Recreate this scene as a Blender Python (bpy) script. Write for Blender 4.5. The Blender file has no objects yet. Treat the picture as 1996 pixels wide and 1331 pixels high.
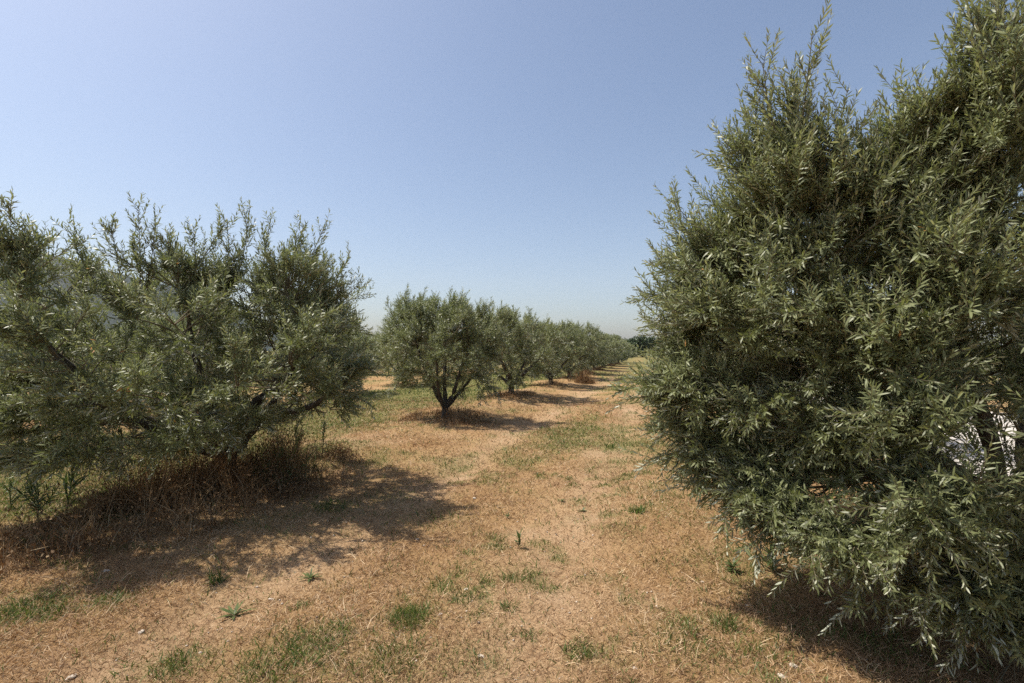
import bpy, math
import numpy as np
from mathutils import Vector

scene = bpy.context.scene
COL = scene.collection
R = np.random.default_rng(20)
rad = math.radians

# ------------------------------------------------------------------ camera
F = 942.0; CX = 998.0; HY = 682.0; EYE = 1.6           # pixels of the 1996 wide photograph
cam = bpy.data.cameras.new("camera")
cam.sensor_width = 36.0; cam.lens = 36.0 * F / 1996.0
cam.clip_start = 0.05; cam.clip_end = 9000
camo = bpy.data.objects.new("camera", cam); COL.objects.link(camo)
camo.location = (0, 0, EYE)
camo.rotation_euler = (rad(90) + math.atan((HY - 665.5) / F), 0, 0)
scene.camera = camo


def P(px, py, d):
    """world point seen at photo pixel px,py at depth d (metres forward)."""
    return np.array([(px - CX) / F * d, d, EYE - (py - HY) / F * d])


def G(px, py):
    """ground point under photo pixel."""
    d = EYE * F / (py - HY)
    return (px - CX) / F * d, d


ROW = math.atan((1285 - CX) / F)                        # the rows run 17 degrees right of the view axis
SR, CR = math.sin(ROW), math.cos(ROW)


def rowpt(perp, lon):
    return perp * CR + lon * SR, -perp * SR + lon * CR


def rowco(x, y):
    return x * CR - y * SR, x * SR + y * CR


# ------------------------------------------------------------------ noise
def _hash(ix, iy, seed):
    h = (ix.astype(np.int64) * 374761393 + iy.astype(np.int64) * 668265263 + seed * 1442695041) & 0xFFFFFFFF
    h = ((h ^ (h >> 13)) * 1274126177) & 0xFFFFFFFF
    h = h ^ (h >> 16)
    return (h & 0xFFFFFF) / float(0xFFFFFF)


def vnoise(x, y, s, seed=0):
    x = np.asarray(x, float) * s; y = np.asarray(y, float) * s
    ix = np.floor(x); iy = np.floor(y); fx = x - ix; fy = y - iy
    fx = fx * fx * (3 - 2 * fx); fy = fy * fy * (3 - 2 * fy)
    a = _hash(ix, iy, seed); b = _hash(ix + 1, iy, seed); c = _hash(ix, iy + 1, seed); d = _hash(ix + 1, iy + 1, seed)
    return (a * (1 - fx) + b * fx) * (1 - fy) + (c * (1 - fx) + d * fx) * fy


def fbm(x, y, s, seed=0, o=4):
    t = 0; a = 1; n = 0
    for i in range(o):
        t = t + a * vnoise(x, y, s * 2 ** i, seed + i * 17); n += a; a *= .5
    return t / n


def sstep(a, b, x):
    t = np.clip((np.asarray(x, float) - a) / (b - a), 0, 1)
    return t * t * (3 - 2 * t)


LEFT = -4.65                                            # perpendicular place of the left row, right row, next rows
RIGHT = 2.47
LANE0, LANE1 = 3.35, 8.2


def height(x, y):
    x = np.asarray(x, float); y = np.asarray(y, float)
    p, l = rowco(x, y)
    near = np.exp(-(np.hypot(x, y) / 60) ** 2)
    h = (fbm(x, y, .45, 3, 3) - .5) * .16 + (fbm(x, y, 2.6, 8, 3) - .5) * .05 + (fbm(x, y, 9, 31, 2) - .5) * .022
    h = h + .10 * np.exp(-((p - LEFT) / .8) ** 2)
    h = h + .06 * np.exp(-((p - RIGHT) / .6) ** 2)
    h = h - .03 * np.exp(-((p + 2.6) / .35) ** 2) - .03 * np.exp(-((p + .7) / .35) ** 2)
    lane = sstep(LANE0 - .7, LANE0 - .2, p)
    return h * near * (1 - lane)


def H(x, y):
    return float(height(np.array([x]), np.array([y]))[0])


GREEN_SPOTS = [(800, 1205, .16, .9), (590, 1290, .30, .8), (640, 1255, .2, .7), (60, 1195, .22, .9), (215, 1175, .16, .7), (130, 1190, .14, .6),
               (360, 1300, .22, .6), (880, 1150, .22, .5), (920, 1110, .18, .45), (1405, 1205, .16, .6), (760, 1300, .25, .6), (560, 1310, .25, .7),
               (1242, 995, .2, .5), (1340, 1250, .25, .5), (650, 985, .25, .7), (760, 960, .3, .5), (1430, 1100, .35, .7), (1480, 1090, .25, .6),
               (905, 1300, .2, .5), (1010, 1120, .2, .4), (1190, 900, .5, .35), (1300, 1000, .4, .4), (1250, 850, .6, .4), (850, 1000, .4, .35)]
_GS = [(G(a, b), r, s) for a, b, r, s in GREEN_SPOTS]


def green_mask(x, y):
    x = np.asarray(x, float); y = np.asarray(y, float)
    p, l = rowco(x, y)
    base = .16 + .95 * np.exp(-((p + 8.3) / 2.4) ** 2) + .14 * np.exp(-((p + 1.6) / .6) ** 2) + .16 * np.exp(-((p - .6) / .8) ** 2)
    base = base + .62 * sstep(10, 55, l) - .18 * np.exp(-((p + 3.6) / .9) ** 2)
    base = base + .3 * sstep(14, 30, np.abs(p))
    n = fbm(x, y, .55, 40, 4)
    m = sstep(.62 - base * .55, .92 - base * .55, n * .72 + fbm(x, y, 3.1, 60, 3) * .32)
    for (gx, gy), r, s in _GS:
        d2 = ((x - gx) ** 2 + (y - gy) ** 2) / (r * r)
        m = np.maximum(m, .8 * s * np.exp(-d2) * (.55 + .9 * vnoise(x, y, 9, 77)))
    sm = sstep(.52, .78, fbm(x, y, 5.5, 501, 3)) * (.25 + .9 * sstep(.38, .66, fbm(x, y, .8, 510, 2))) * .75
    m = np.maximum(m, sm * (1 - .6 * np.exp(-((p + 3.6) / .7) ** 2)))
    return np.clip(m, 0, 1)


def bare_mask(x, y):
    p, l = rowco(np.asarray(x, float), np.asarray(y, float))
    w = (fbm(x, y, .5, 90, 2) - .5) * .25
    t = np.exp(-((p + 2.6 + w) / .38) ** 2) + np.exp(-((p + .75 + w) / .42) ** 2)
    t = t * .75 * np.clip(1.2 - sstep(18, 60, l), .25, 1)
    return np.clip(t * (.35 + .9 * fbm(x, y, 1.3, 93, 3)) + sstep(.58, .78, fbm(x, y, 1.6, 95, 4)) * .5, 0, 1)


# ------------------------------------------------------------------ materials
def newmat(name):
    m = bpy.data.materials.new(name); m.use_nodes = True
    nt = m.node_tree; nt.nodes.clear()
    out = nt.nodes.new('ShaderNodeOutputMaterial')
    return m, nt, nt.nodes, nt.links, out


def ramp(nodes, stops, interp='LINEAR'):
    r = nodes.new('ShaderNodeValToRGB'); e = r.color_ramp.elements
    r.color_ramp.interpolation = interp
    while len(e) > 1: e.remove(e[-1])
    e[0].position = stops[0][0]; e[0].color = (*stops[0][1], 1)
    for p_, c in stops[1:]:
        x = e.new(p_); x.color = (*c, 1)
    return r


def attr(nodes, name):
    a = nodes.new('ShaderNodeAttribute'); a.attribute_name = name; return a


def leaf_mat(name, upper, lower, transl=.25, rough=.42, spec=.45, tr_tint=(1.15, 1.25, .7)):
    m, nt, N, L, out = newmat(name)
    a = attr(N, 'tint')
    ru = ramp(N, upper); rl = ramp(N, lower)
    L.new(a.outputs['Fac'], ru.inputs[0]); L.new(a.outputs['Fac'], rl.inputs[0])
    geo = N.new('ShaderNodeNewGeometry')
    mix = N.new('ShaderNodeMix'); mix.data_type = 'RGBA'
    L.new(geo.outputs['Backfacing'], mix.inputs['Factor'])
    L.new(ru.outputs[0], mix.inputs['A']); L.new(rl.outputs[0], mix.inputs['B'])
    p = N.new('ShaderNodeBsdfPrincipled')
    p.inputs['Roughness'].default_value = rough
    p.inputs['Specular IOR Level'].default_value = spec
    L.new(mix.outputs['Result'], p.inputs['Base Color'])
    t = N.new('ShaderNodeBsdfTranslucent')
    mul = N.new('ShaderNodeMix'); mul.data_type = 'RGBA'; mul.blend_type = 'MULTIPLY'; mul.inputs['Factor'].default_value = 1
    L.new(ru.outputs[0], mul.inputs['A']); mul.inputs['B'].default_value = (*tr_tint, 1)
    L.new(mul.outputs['Result'], t.inputs['Color'])
    ms = N.new('ShaderNodeMixShader'); ms.inputs[0].default_value = transl
    L.new(p.outputs[0], ms.inputs[1]); L.new(t.outputs[0], ms.inputs[2])
    L.new(ms.outputs[0], out.inputs['Surface'])
    return m


M_OLIVE = leaf_mat('olive_leaf',
                   [(0, (.105, .122, .052)), (.5, (.185, .205, .092)), (.9, (.27, .288, .145)), (.985, (.30, .30, .15)), (.992, (.40, .27, .06)), (1, (.42, .20, .05))],
                   [(0, (.34, .35, .25)), (.5, (.46, .465, .345)), (.985, (.58, .57, .45)), (.992, (.45, .28, .06)), (1, (.45, .2, .05))],
                   transl=.27, rough=.46, spec=.42)
M_DARKLEAF = leaf_mat('broad_leaf', [(0, (.022, .042, .016)), (1, (.055, .085, .03))], [(0, (.04, .06, .03)), (1, (.07, .1, .04))], transl=.2, rough=.5, spec=.3)
M_DRY = leaf_mat('dry_stalk', [(0, (.12, .068, .034)), (.35, (.21, .125, .060)), (.7, (.32, .215, .115)), (1, (.46, .35, .21))],
                 [(0, (.12, .068, .034)), (.35, (.21, .125, .060)), (.7, (.32, .215, .115)), (1, (.46, .35, .21))], transl=.15, rough=.7, spec=.2, tr_tint=(1, .8, .6))
M_STRAW = leaf_mat('dry_grass_blade', [(0, (.16, .085, .041)), (.35, (.325, .195, .102)), (.7, (.46, .315, .178)), (1, (.62, .48, .31))],
                   [(0, (.16, .085, .041)), (.35, (.325, .195, .102)), (.7, (.46, .315, .178)), (1, (.62, .48, .31))], transl=.12, rough=.65, spec=.25, tr_tint=(1, .85, .6))
M_GRASS = leaf_mat('green_blade', [(0, (.060, .095, .022)), (.6, (.11, .155, .04)), (1, (.21, .22, .07))],
                   [(0, (.060, .095, .022)), (.6, (.11, .155, .04)), (1, (.21, .22, .07))], transl=.28, rough=.5, spec=.3)
M_WEED = leaf_mat('weed_leaf', [(0, (.060, .088, .028)), (1, (.12, .15, .05))], [(0, (.07, .10, .04)), (1, (.14, .17, .07))], transl=.25, rough=.5, spec=.3)


def bark_mat():
    m, nt, N, L, out = newmat('olive_bark')
    tc = N.new('ShaderNodeTexCoord')
    mp = N.new('ShaderNodeMapping'); mp.inputs['Scale'].default_value = (1, 1, .3)
    L.new(tc.outputs['Object'], mp.inputs[0])
    n = N.new('ShaderNodeTexNoise'); n.inputs['Scale'].default_value = 28; n.inputs['Detail'].default_value = 6
    L.new(mp.outputs[0], n.inputs['Vector'])
    r = ramp(N, [(.3, (.030, .024, .018)), (.55, (.070, .058, .044)), (.75, (.125, .108, .086))])
    L.new(n.outputs['Fac'], r.inputs[0])
    p = N.new('ShaderNodeBsdfPrincipled'); p.inputs['Roughness'].default_value = .85
    L.new(r.outputs[0], p.inputs['Base Color'])
    b = N.new('ShaderNodeBump'); b.inputs['Strength'].default_value = .7; b.inputs['Distance'].default_value = .02
    L.new(n.outputs['Fac'], b.inputs['Height']); L.new(b.outputs[0], p.inputs['Normal'])
    L.new(p.outputs[0], out.inputs['Surface'])
    return m


M_BARK = bark_mat()


def plain_noise_mat(name, c0, c1, scale, rough=.85, bump=.0, detail=5):
    m, nt, N, L, out = newmat(name)
    tc = N.new('ShaderNodeNewGeometry')
    n = N.new('ShaderNodeTexNoise'); n.inputs['Scale'].default_value = scale; n.inputs['Detail'].default_value = detail
    L.new(tc.outputs['Position'], n.inputs['Vector'])
    r = ramp(N, [(.3, c0), (.7, c1)]); L.new(n.outputs['Fac'], r.inputs[0])
    p = N.new('ShaderNodeBsdfPrincipled'); p.inputs['Roughness'].default_value = rough
    p.inputs['Specular IOR Level'].default_value = .2
    L.new(r.outputs[0], p.inputs['Base Color'])
    if bump:
        b = N.new('ShaderNodeBump'); b.inputs['Strength'].default_value = bump; b.inputs['Distance'].default_value = .02
        L.new(n.outputs['Fac'], b.inputs['Height']); L.new(b.outputs[0], p.inputs['Normal'])
    L.new(p.outputs[0], out.inputs['Surface'])
    return m


M_STEM = plain_noise_mat('twig_bark', (.11, .09, .055), (.20, .17, .11), 30)
M_STONE = plain_noise_mat('pale_limestone', (.36, .30, .235), (.58, .50, .41), 40, bump=.3)
M_LANE = plain_noise_mat('lane_gravel', (.36, .32, .28), (.58, .53, .47), 25, bump=.8, detail=9)
M_HILL = plain_noise_mat('hill_scrub', (.004, .010, .009), (.014, .026, .020), .02, detail=9)


def ground_mat():
    m, nt, N, L, out = newmat('dry_meadow_ground')
    geo = N.new('ShaderNodeNewGeometry')

    def noise(scale, detail=6, rough=.6, vec=None):
        n = N.new('ShaderNodeTexNoise'); n.inputs['Scale'].default_value = scale; n.inputs['Detail'].default_value = detail
        n.inputs['Roughness'].default_value = rough
        L.new(vec if vec else geo.outputs['Position'], n.inputs['Vector']); return n

    def mix(f, a, b, mode='MIX'):
        x = N.new('ShaderNodeMix'); x.data_type = 'RGBA'; x.blend_type = mode
        if isinstance(f, (int, float)): x.inputs['Factor'].default_value = f
        else: L.new(f, x.inputs['Factor'])
        L.new(a, x.inputs['A']); L.new(b, x.inputs['B']); return x.outputs['Result']
    fine = noise(55, 8, .72); mid = noise(7, 6, .65); big = noise(.55, 5, .55)
    rf = ramp(N, [(.30, (.085, .050, .022)), (.44, (.25, .158, .078)), (.56, (.385, .260, .133)), (.72, (.57, .43, .25))])
    L.new(fine.outputs['Fac'], rf.inputs[0])
    rm = ramp(N, [(.3, (.195, .120, .054)), (.5, (.325, .215, .106)), (.7, (.43, .305, .160))])
    L.new(mid.outputs['Fac'], rm.inputs[0])
    c = mix(.4, rf.outputs[0], rm.outputs[0])
    rb = ramp(N, [(.35, (.80, .68, .60)), (.6, (1.06, 1.02, .98))]); L.new(big.outputs['Fac'], rb.inputs[0])
    c = mix(.8, c, rb.outputs[0], 'MULTIPLY')
    bare = attr(N, 'bare')
    rs = ramp(N, [(.3, (.25, .155, .09)), (.55, (.42, .285, .17)), (.72, (.60, .455, .30))]); L.new(fine.outputs['Fac'], rs.inputs[0])
    c = mix(bare.outputs['Fac'], c, rs.outputs[0])
    gr = attr(N, 'green')
    rg = ramp(N, [(.3, (.075, .082, .026)), (.55, (.155, .155, .052)), (.75, (.28, .25, .105))]); L.new(fine.outputs['Fac'], rg.inputs[0])
    mul = N.new('ShaderNodeMath'); mul.operation = 'MULTIPLY'; mul.inputs[1].default_value = .8
    L.new(gr.outputs['Fac'], mul.inputs[0])
    c = mix(mul.outputs[0], c, rg.outputs[0])
    p = N.new('ShaderNodeBsdfPrincipled'); p.inputs['Roughness'].default_value = .95; p.inputs['Specular IOR Level'].default_value = .1
    L.new(c, p.inputs['Base Color'])
    b = N.new('ShaderNodeBump'); b.inputs['Strength'].default_value = .8; b.inputs['Distance'].default_value = .03
    L.new(fine.outputs['Fac'], b.inputs['Height']); L.new(b.outputs[0], p.inputs['Normal'])
    L.new(p.outputs[0], out.inputs['Surface'])
    return m


M_GROUND = ground_mat()


# ------------------------------------------------------------------ mesh helpers
def mesh_from(name, verts, faces_flat, sizes, mat, tint=None, smooth=False, extra=None):
    me = bpy.data.meshes.new(name)
    verts = np.ascontiguousarray(verts, dtype=np.float32).reshape(-1, 3)
    faces_flat = np.ascontiguousarray(faces_flat, dtype=np.int32).ravel(); sizes = np.asarray(sizes, dtype=np.int32)
    me.vertices.add(len(verts)); me.vertices.foreach_set('co', verts.ravel())
    me.loops.add(len(faces_flat)); me.loops.foreach_set('vertex_index', faces_flat)
    me.polygons.add(len(sizes))
    starts = np.zeros(len(sizes), dtype=np.int32); starts[1:] = np.cumsum(sizes)[:-1]
    me.polygons.foreach_set('loop_start', starts)
    if tint is not None:
        a = me.attributes.new('tint', 'FLOAT', 'FACE'); a.data.foreach_set('value', np.asarray(tint, dtype=np.float32))
    for k, v in (extra or {}).items():
        a = me.attributes.new(k, 'FLOAT', 'POINT'); a.data.foreach_set('value', np.asarray(v, dtype=np.float32))
    me.update(calc_edges=True)
    if smooth: me.polygons.foreach_set('use_smooth', np.ones(len(sizes), dtype=bool))
    me.materials.append(mat)
    return me


def link(name, me, parent=None, loc=None):
    o = bpy.data.objects.new(name, me); COL.objects.link(o)
    if parent is not None: o.parent = parent
    if loc is not None: o.location = loc
    return o


def empty(name, loc, rz=0):
    o = bpy.data.objects.new(name, None); COL.objects.link(o); o.location = loc; o.rotation_euler = (0, 0, rz)
    o.empty_display_size = .2
    return o


def tag(o, label=None, cat=None, group=None, kind=None):
    for k, v in (('label', label), ('category', cat), ('group', group), ('kind', kind)):
        if v: o[k] = v
    return o


def nrm(v):
    return v / np.maximum(np.linalg.norm(v, axis=-1, keepdims=True), 1e-9)


def bez(p0, p1, p2, t):
    """p*: (M,3), t: (M,n) or (n,) -> points and tangents (M,n,3)"""
    t = np.asarray(t);
    if t.ndim == 1: t = np.broadcast_to(t, (len(p0), len(t)))
    t = t[..., None]; a = p0[:, None]; b = p1[:, None]; c = p2[:, None]
    return a * (1 - t) ** 2 + 2 * b * t * (1 - t) + c * t * t, nrm(2 * (b - a) * (1 - t) + 2 * (c - b) * t)


def tubes(pts, radii, sides):
    """pts (M,n,3), radii (M,n) -> verts, faces (quads)"""
    M, n, _ = pts.shape
    tan = np.empty_like(pts); tan[:, 1:-1] = pts[:, 2:] - pts[:, :-2]; tan[:, 0] = pts[:, 1] - pts[:, 0]; tan[:, -1] = pts[:, -1] - pts[:, -2]
    tan = nrm(tan)
    ref = np.where(np.abs(tan[..., 2:3]) > .9, np.array([1., 0, 0]), np.array([0, 0, 1.]))
    u = nrm(np.cross(tan, ref)); v = np.cross(tan, u)
    ang = np.arange(sides) * 2 * math.pi / sides
    V = pts[:, :, None] + radii[:, :, None, None] * (u[:, :, None] * np.cos(ang)[:, None] + v[:, :, None] * np.sin(ang)[:, None])
    idx = np.arange(M * n * sides).reshape(M, n, sides)
    a = idx[:, :-1]; b = idx[:, 1:]
    f = np.stack([a, np.roll(a, -1, 2), np.roll(b, -1, 2), b], -1).reshape(-1, 4)
    return V.reshape(-1, 3), f


def leaf_mesh(name, b, d, n, Ln, W, tint, mat, full=True, curl=.12):
    """one mesh of many lanceolate leaves: base b, direction d, upper normal n"""
    s = nrm(np.cross(n, d)); n = np.cross(d, s)
    L_ = Ln[:, None]; w = (W * .5)[:, None]
    N = len(b)
    if full:
        V = np.stack([b,
                      b + d * L_ * .32 - s * w - n * L_ * curl * .05, b + d * L_ * .32 + s * w - n * L_ * curl * .05,
                      b + d * L_ * .70 - s * w * .8 - n * L_ * curl * .45, b + d * L_ * .70 + s * w * .8 - n * L_ * curl * .45,
                      b + d * L_ - n * L_ * curl], 1)
        k = (np.arange(N) * 6)[:, None]
        f = np.array([0, 1, 2, 1, 3, 4, 2, 3, 5, 4])[None] + k
        sz = np.tile([3, 4, 3], N); tt = np.repeat(tint, 3)
    else:
        V = np.stack([b, b + d * L_ * .45 - s * w, b + d * L_ - n * L_ * curl, b + d * L_ * .45 + s * w], 1)
        f = np.array([0, 1, 2, 3])[None] + (np.arange(N) * 4)[:, None]
        sz = np.full(N, 4); tt = tint
    return mesh_from(name, V, f, sz, mat, tint=tt)


def shoot_leaves(rng, p0, p1, p2, spacing=.023, leafL=.060, keep=.92, up=.25):
    """leaves set in opposite pairs along curved shoots; returns arrays b,d,n,L"""
    Lc = np.linalg.norm(p2 - p0, axis=1)
    nn = np.clip((Lc / spacing).astype(int), 4, 40)
    Nmax = nn.max()
    i = np.arange(Nmax)[None]
    mask = i < nn[:, None]
    t = np.clip(.06 + .94 * (i + .5) / nn[:, None], 0, 1)
    pos, tan = bez(p0, p1, p2, t)
    ref = nrm(rng.normal(size=(len(p0), 1, 3)))
    u = nrm(np.cross(tan, np.broadcast_to(ref, tan.shape))); v = np.cross(tan, u)
    even = (np.arange(Nmax) % 2 == 0)[None, :, None]
    ax = np.where(even, u, v)
    B, D, Nn, LL = [], [], [], []
    for sg in (1, -1):
        side = ax * sg
        a = np.radians(58 - 34 * t + rng.normal(0, 13, t.shape))[..., None]
        d = tan * np.cos(a) + side * np.sin(a)
        n = tan * np.sin(a) - side * np.cos(a)
        d = nrm(d + rng.normal(0, .16, d.shape) + np.array([0, 0, -.06]))
        n = n + rng.normal(0, .28, n.shape) + np.array([0, 0, up])
        k = mask & (rng.random(t.shape) < keep)
        ln = leafL * (.62 + .55 * np.sin(np.pi * np.clip(t * .9 + .05, 0, 1))) * rng.uniform(.72, 1.22, t.shape)
        B.append(pos[k]); D.append(d[k]); Nn.append(n[k]); LL.append(ln[k])
    b = np.concatenate(B); d = np.concatenate(D); n = np.concatenate(Nn); L_ = np.concatenate(LL)
    n = nrm(n - d * (n * d).sum(1, keepdims=True))
    return b, d, n, L_


# ------------------------------------------------------------------ olive trees
def sample_tips(rng, lobes, n, shell=.45):
    w = np.array([l[2] for l in lobes], float); w /= w.sum()
    k = rng.choice(len(lobes), n, p=w)
    c = np.array([l[0] for l in lobes])[k]; r = np.array([l[1] for l in lobes])[k]
    d = nrm(rng.normal(size=(n, 3)))
    q = rng.random(n)
    rr = np.where(q < shell, rng.uniform(.82, 1.0, n), rng.random(n) ** (1 / 2.4))
    # irregular outline
    bump = .86 + .28 * vnoise(d[:, 0] * 3 + d[:, 2] * 2 + k * 7, d[:, 1] * 3 - d[:, 2] * 2, 1.0, int(rng.integers(1e6)))
    return c + d * r * (rr * bump)[:, None]


def olive(seed, base, lobes, sprays=150, lat=11, leafL=.060, spacing=.023, fork=.38, groups=5, extra=(), extra_limbs=(),
          trunk_r=.10, full=True, wmul=1.0, zmin=.35, twig_sides=3, lean=(0, 0, 0), latlen=(.17, .36), keep=.92, hub=None, voids=(), shell=.45, plume_w=.014):
    """returns dict of meshes in local coordinates (base at 0,0,0)"""
    rng = np.random.default_rng(seed)
    base = np.asarray(base, float)
    lobes = list(lobes)
    for a_, b_ in extra:
        a_, b_ = np.asarray(a_, float), np.asarray(b_, float); l_ = np.linalg.norm(b_ - a_)
        lobes.append((tuple(a_ * .62 + b_ * .38), (.10 + .20 * l_, .10 + .22 * l_, .10 + .40 * l_ * abs(b_[2] - a_[2]) / l_), plume_w))
    tips = sample_tips(rng, lobes, sprays, shell)
    tips = tips[tips[:, 2] > zmin]
    for vc, vr in voids:
        tips = tips[((((tips - vc) / np.asarray(vr)) ** 2).sum(1) > 1) | (rng.random(len(tips)) < .5)]
    hubp = np.array([0, 0, fork]) if hub is None else np.asarray(hub, float)
    centre = np.average(np.array([l[0] for l in lobes]), axis=0, weights=[l[2] for l in lobes])
    # limbs from k-means of the tips
    km = tips[rng.choice(len(tips), groups, replace=False)]
    for _ in range(8):
        lab = ((tips[:, None] - km[None]) ** 2).sum(2).argmin(1)
        for g in range(groups):
            if (lab == g).any(): km[g] = tips[lab == g].mean(0)
    limb_ends = [hubp + (km[g] - hubp) * 1.05 for g in range(groups)]
    limbs = []
    tt = np.linspace(0, 1, 14)
    for g, e in enumerate(limb_ends):
        v = e - hubp
        hor = nrm(v * np.array([1, 1, 0]))
        mid = hubp + np.array([0, 0, .35 * v[2]]) + hor * np.linalg.norm(v[:2]) * .55 + rng.normal(0, .07, 3)
        start = hubp + hor * trunk_r * .35 + np.array([0, 0, -.06])
        pts, _ = bez(start[None], mid[None], e[None], tt)
        wob = np.cumsum(rng.normal(0, .012, (14, 3)), 0); wob -= wob[0]
        pts = pts[0] + wob
        r0 = trunk_r * rng.uniform(.42, .62)
        limbs.append((pts, r0 * (1 - tt) ** .8 + .010))
    for pl, r0 in extra_limbs:
        pl = np.asarray(pl, float)
        s = np.linspace(0, 1, len(pl)); q = np.linspace(0, 1, 18)
        # Catmull style smoothing by repeated averaging of a dense polyline
        pts = np.stack([np.interp(q, s, pl[:, k]) for k in range(3)], 1)
        for _ in range(3):
            pts[1:-1] = .25 * pts[:-2] + .5 * pts[1:-1] + .25 * pts[2:]
        pts[1:-1] += rng.normal(0, .010, (16, 3))
        limbs.append((pts, r0 * (1 - q) ** .7 + .008))
    allp = np.concatenate([l[0][2:] for l in limbs])
    ex = np.asarray(extra, float) if len(extra) else np.zeros((0, 2, 3))
    ne = len(ex)
    # boughs: second order branches, each serving a handful of sprays
    tgt = np.concatenate([tips, ex[:, 0]]) if ne else tips
    nb = max(6, len(tgt) // 8)
    bc = tgt[rng.choice(len(tgt), nb, replace=False)]
    for _ in range(6):
        lab = ((tgt[:, None] - bc[None]) ** 2).sum(2).argmin(1)
        for g in range(nb):
            if (lab == g).any(): bc[g] = tgt[lab == g].mean(0)
    bend_ = hubp + (bc - hubp) * .86
    dist = np.linalg.norm(bend_[:, None] - allp[None], axis=2)
    dist = dist + np.clip(allp[None, :, 2] - bend_[:, None, 2] + .1, 0, 9) * 1.2 + np.linalg.norm(allp - hubp, axis=1)[None] * .28
    bsrc = allp[dist.argmin(1)]
    bl = np.linalg.norm(bend_ - bsrc, axis=1, keepdims=True)
    bm_ = (bsrc + bend_) * .5 + np.array([0, 0, 1.]) * bl * rng.uniform(-.12, .16, (nb, 1)) + rng.normal(0, .06, (nb, 3))
    bt = np.linspace(0, 1, 9)
    bpts, _ = bez(bsrc, bm_, bend_, bt)
    brad = (.008 + .007 * np.minimum(bl, 1.5)) * (1 - .62 * bt[None])
    bp = bpts[:, 3:].reshape(-1, 3)
    # sprays: a stem from a bough to each tip (a plume bends up over its own base point)
    C = np.concatenate([tips, ex[:, 1]]) if ne else tips
    A0 = np.concatenate([tips, ex[:, 0]]) if ne else tips
    dist = np.linalg.norm(A0[:, None] - bp[None], axis=2)
    dist = dist + np.clip(bp[None, :, 2] - A0[:, None, 2] + .05, 0, 9) * 1.0
    dist = dist * rng.uniform(.75, 1.25, dist.shape)
    A = bp[dist.argmin(1)]
    v = C - A; ln = np.linalg.norm(v, axis=1, keepdims=True)
    up = np.array([0, 0, 1.])
    B1 = A + v * .5 + up * ln * rng.uniform(-.02, .16, (len(A), 1)) + rng.normal(0, .05, v.shape) * np.minimum(ln, 1)
    if ne: B1[-ne:] = ex[:, 0] + (ex[:, 1] - ex[:, 0]) * .12
    # lateral shoots on the outer part of every stem
    nl = np.clip((ln[:, 0] * lat / .55).astype(int), lat - 3, int(lat * 2.4))
    rep = np.repeat(np.arange(len(A)), nl)
    t = rng.uniform(.25, 1.0, len(rep)) ** .85
    pos, tan = bez(A[rep], B1[rep], C[rep], t[:, None]); pos = pos[:, 0]; tan = tan[:, 0]
    pr = rng.normal(size=pos.shape); pr = nrm(pr - tan * (pr * tan).sum(1, keepdims=True))
    out = nrm(pos - (centre * np.array([1, 1, .8])))
    hz = np.clip((pos[:, 2:3] - centre[2]) / 1.3, -1, 1)
    d = nrm(tan * .55 + pr * .75 + out * .35 + up * (.18 + .30 * hz) + np.asarray(lean))
    sl = rng.uniform(*latlen, len(rep)) * (1.12 - .45 * t)
    q0 = pos; q2 = pos + d * sl[:, None]
    bend = up * (.10 + .14 * hz) * sl[:, None] + np.asarray(lean) * sl[:, None] * .4
    q1 = (q0 + q2) * .5 - bend * .5; q2 = q2 + bend * .6
    # the outer end of each stem carries leaves too
    e0 = bez(A, B1, C, np.array([.45]))[0][:, 0]; e2 = C; e1 = bez(A, B1, C, np.array([.74]))[0][:, 0]
    s0 = np.concatenate([q0, e0]); s1 = np.concatenate([q1, e1]); s2 = np.concatenate([q2, e2])
    b, dd_, n, Ln = shoot_leaves(rng, s0, s1, s2, spacing, leafL, keep)
    ok = b[:, 2] > .06
    for vc, vr in voids:
        ok &= ((((b - vc) / np.asarray(vr)) ** 2).sum(1) > 1) | (rng.random(len(b)) < .20)
    b, dd_, n, Ln = b[ok], dd_[ok], n[ok], Ln[ok]
    W = Ln * rng.uniform(.17, .24, len(Ln)) * wmul
    tint = np.clip(rng.normal(.45, .20, len(Ln)), 0, .97)
    yel = (rng.random(len(Ln)) < .03) & (vnoise(b[:, 0] * 9 + b[:, 2] * 7, b[:, 1] * 9 - b[:, 2] * 5, 1, seed + 9) > .93)
    tint[yel] = 1.0
    res = {}
    res['n'] = len(Ln)
    res['leaves'] = leaf_mesh('crown', b, dd_, n, Ln, W, tint, M_OLIVE, full)
    # twigs
    tq = np.linspace(0, 1, 6)
    pa, _ = bez(A, B1, C, tq); ra = (np.minimum(.004 + .006 * ln, .011)) * (1 - tq[None] * .8)
    Vs, Fs = tubes(pa, ra, 4)
    tq = np.linspace(0, 1, 4)
    pb, _ = bez(q0, q1, q2, tq); rb = np.broadcast_to(.0022 * (1 - tq * .6), pb.shape[:2])
    V2, F2 = tubes(pb, rb, twig_sides)
    V3, F3 = tubes(bpts, brad, 5)
    V = np.concatenate([Vs, V2, V3]); Fc = np.concatenate([Fs, F2 + len(Vs), F3 + len(Vs) + len(V2)])
    res['twigs'] = mesh_from('twigs', V, Fc, np.full(len(Fc), 4), M_STEM)
    # trunk: knobbly tapered column that flares at the ground
    z = np.linspace(-.12, 1, 12)
    top = hubp + np.array([0, 0, .06])
    pts = np.stack([top[0] * np.clip(z, 0, 1) ** 1.3, top[1] * np.clip(z, 0, 1) ** 1.3, z * top[2]], 1)[None]
    rr = trunk_r * (1 + .45 * np.exp(-np.clip(z, 0, 1) * 7) - .12 * np.sin(z * 3))
    Vt, Ft = tubes(pts, rr[None], 14)
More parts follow.
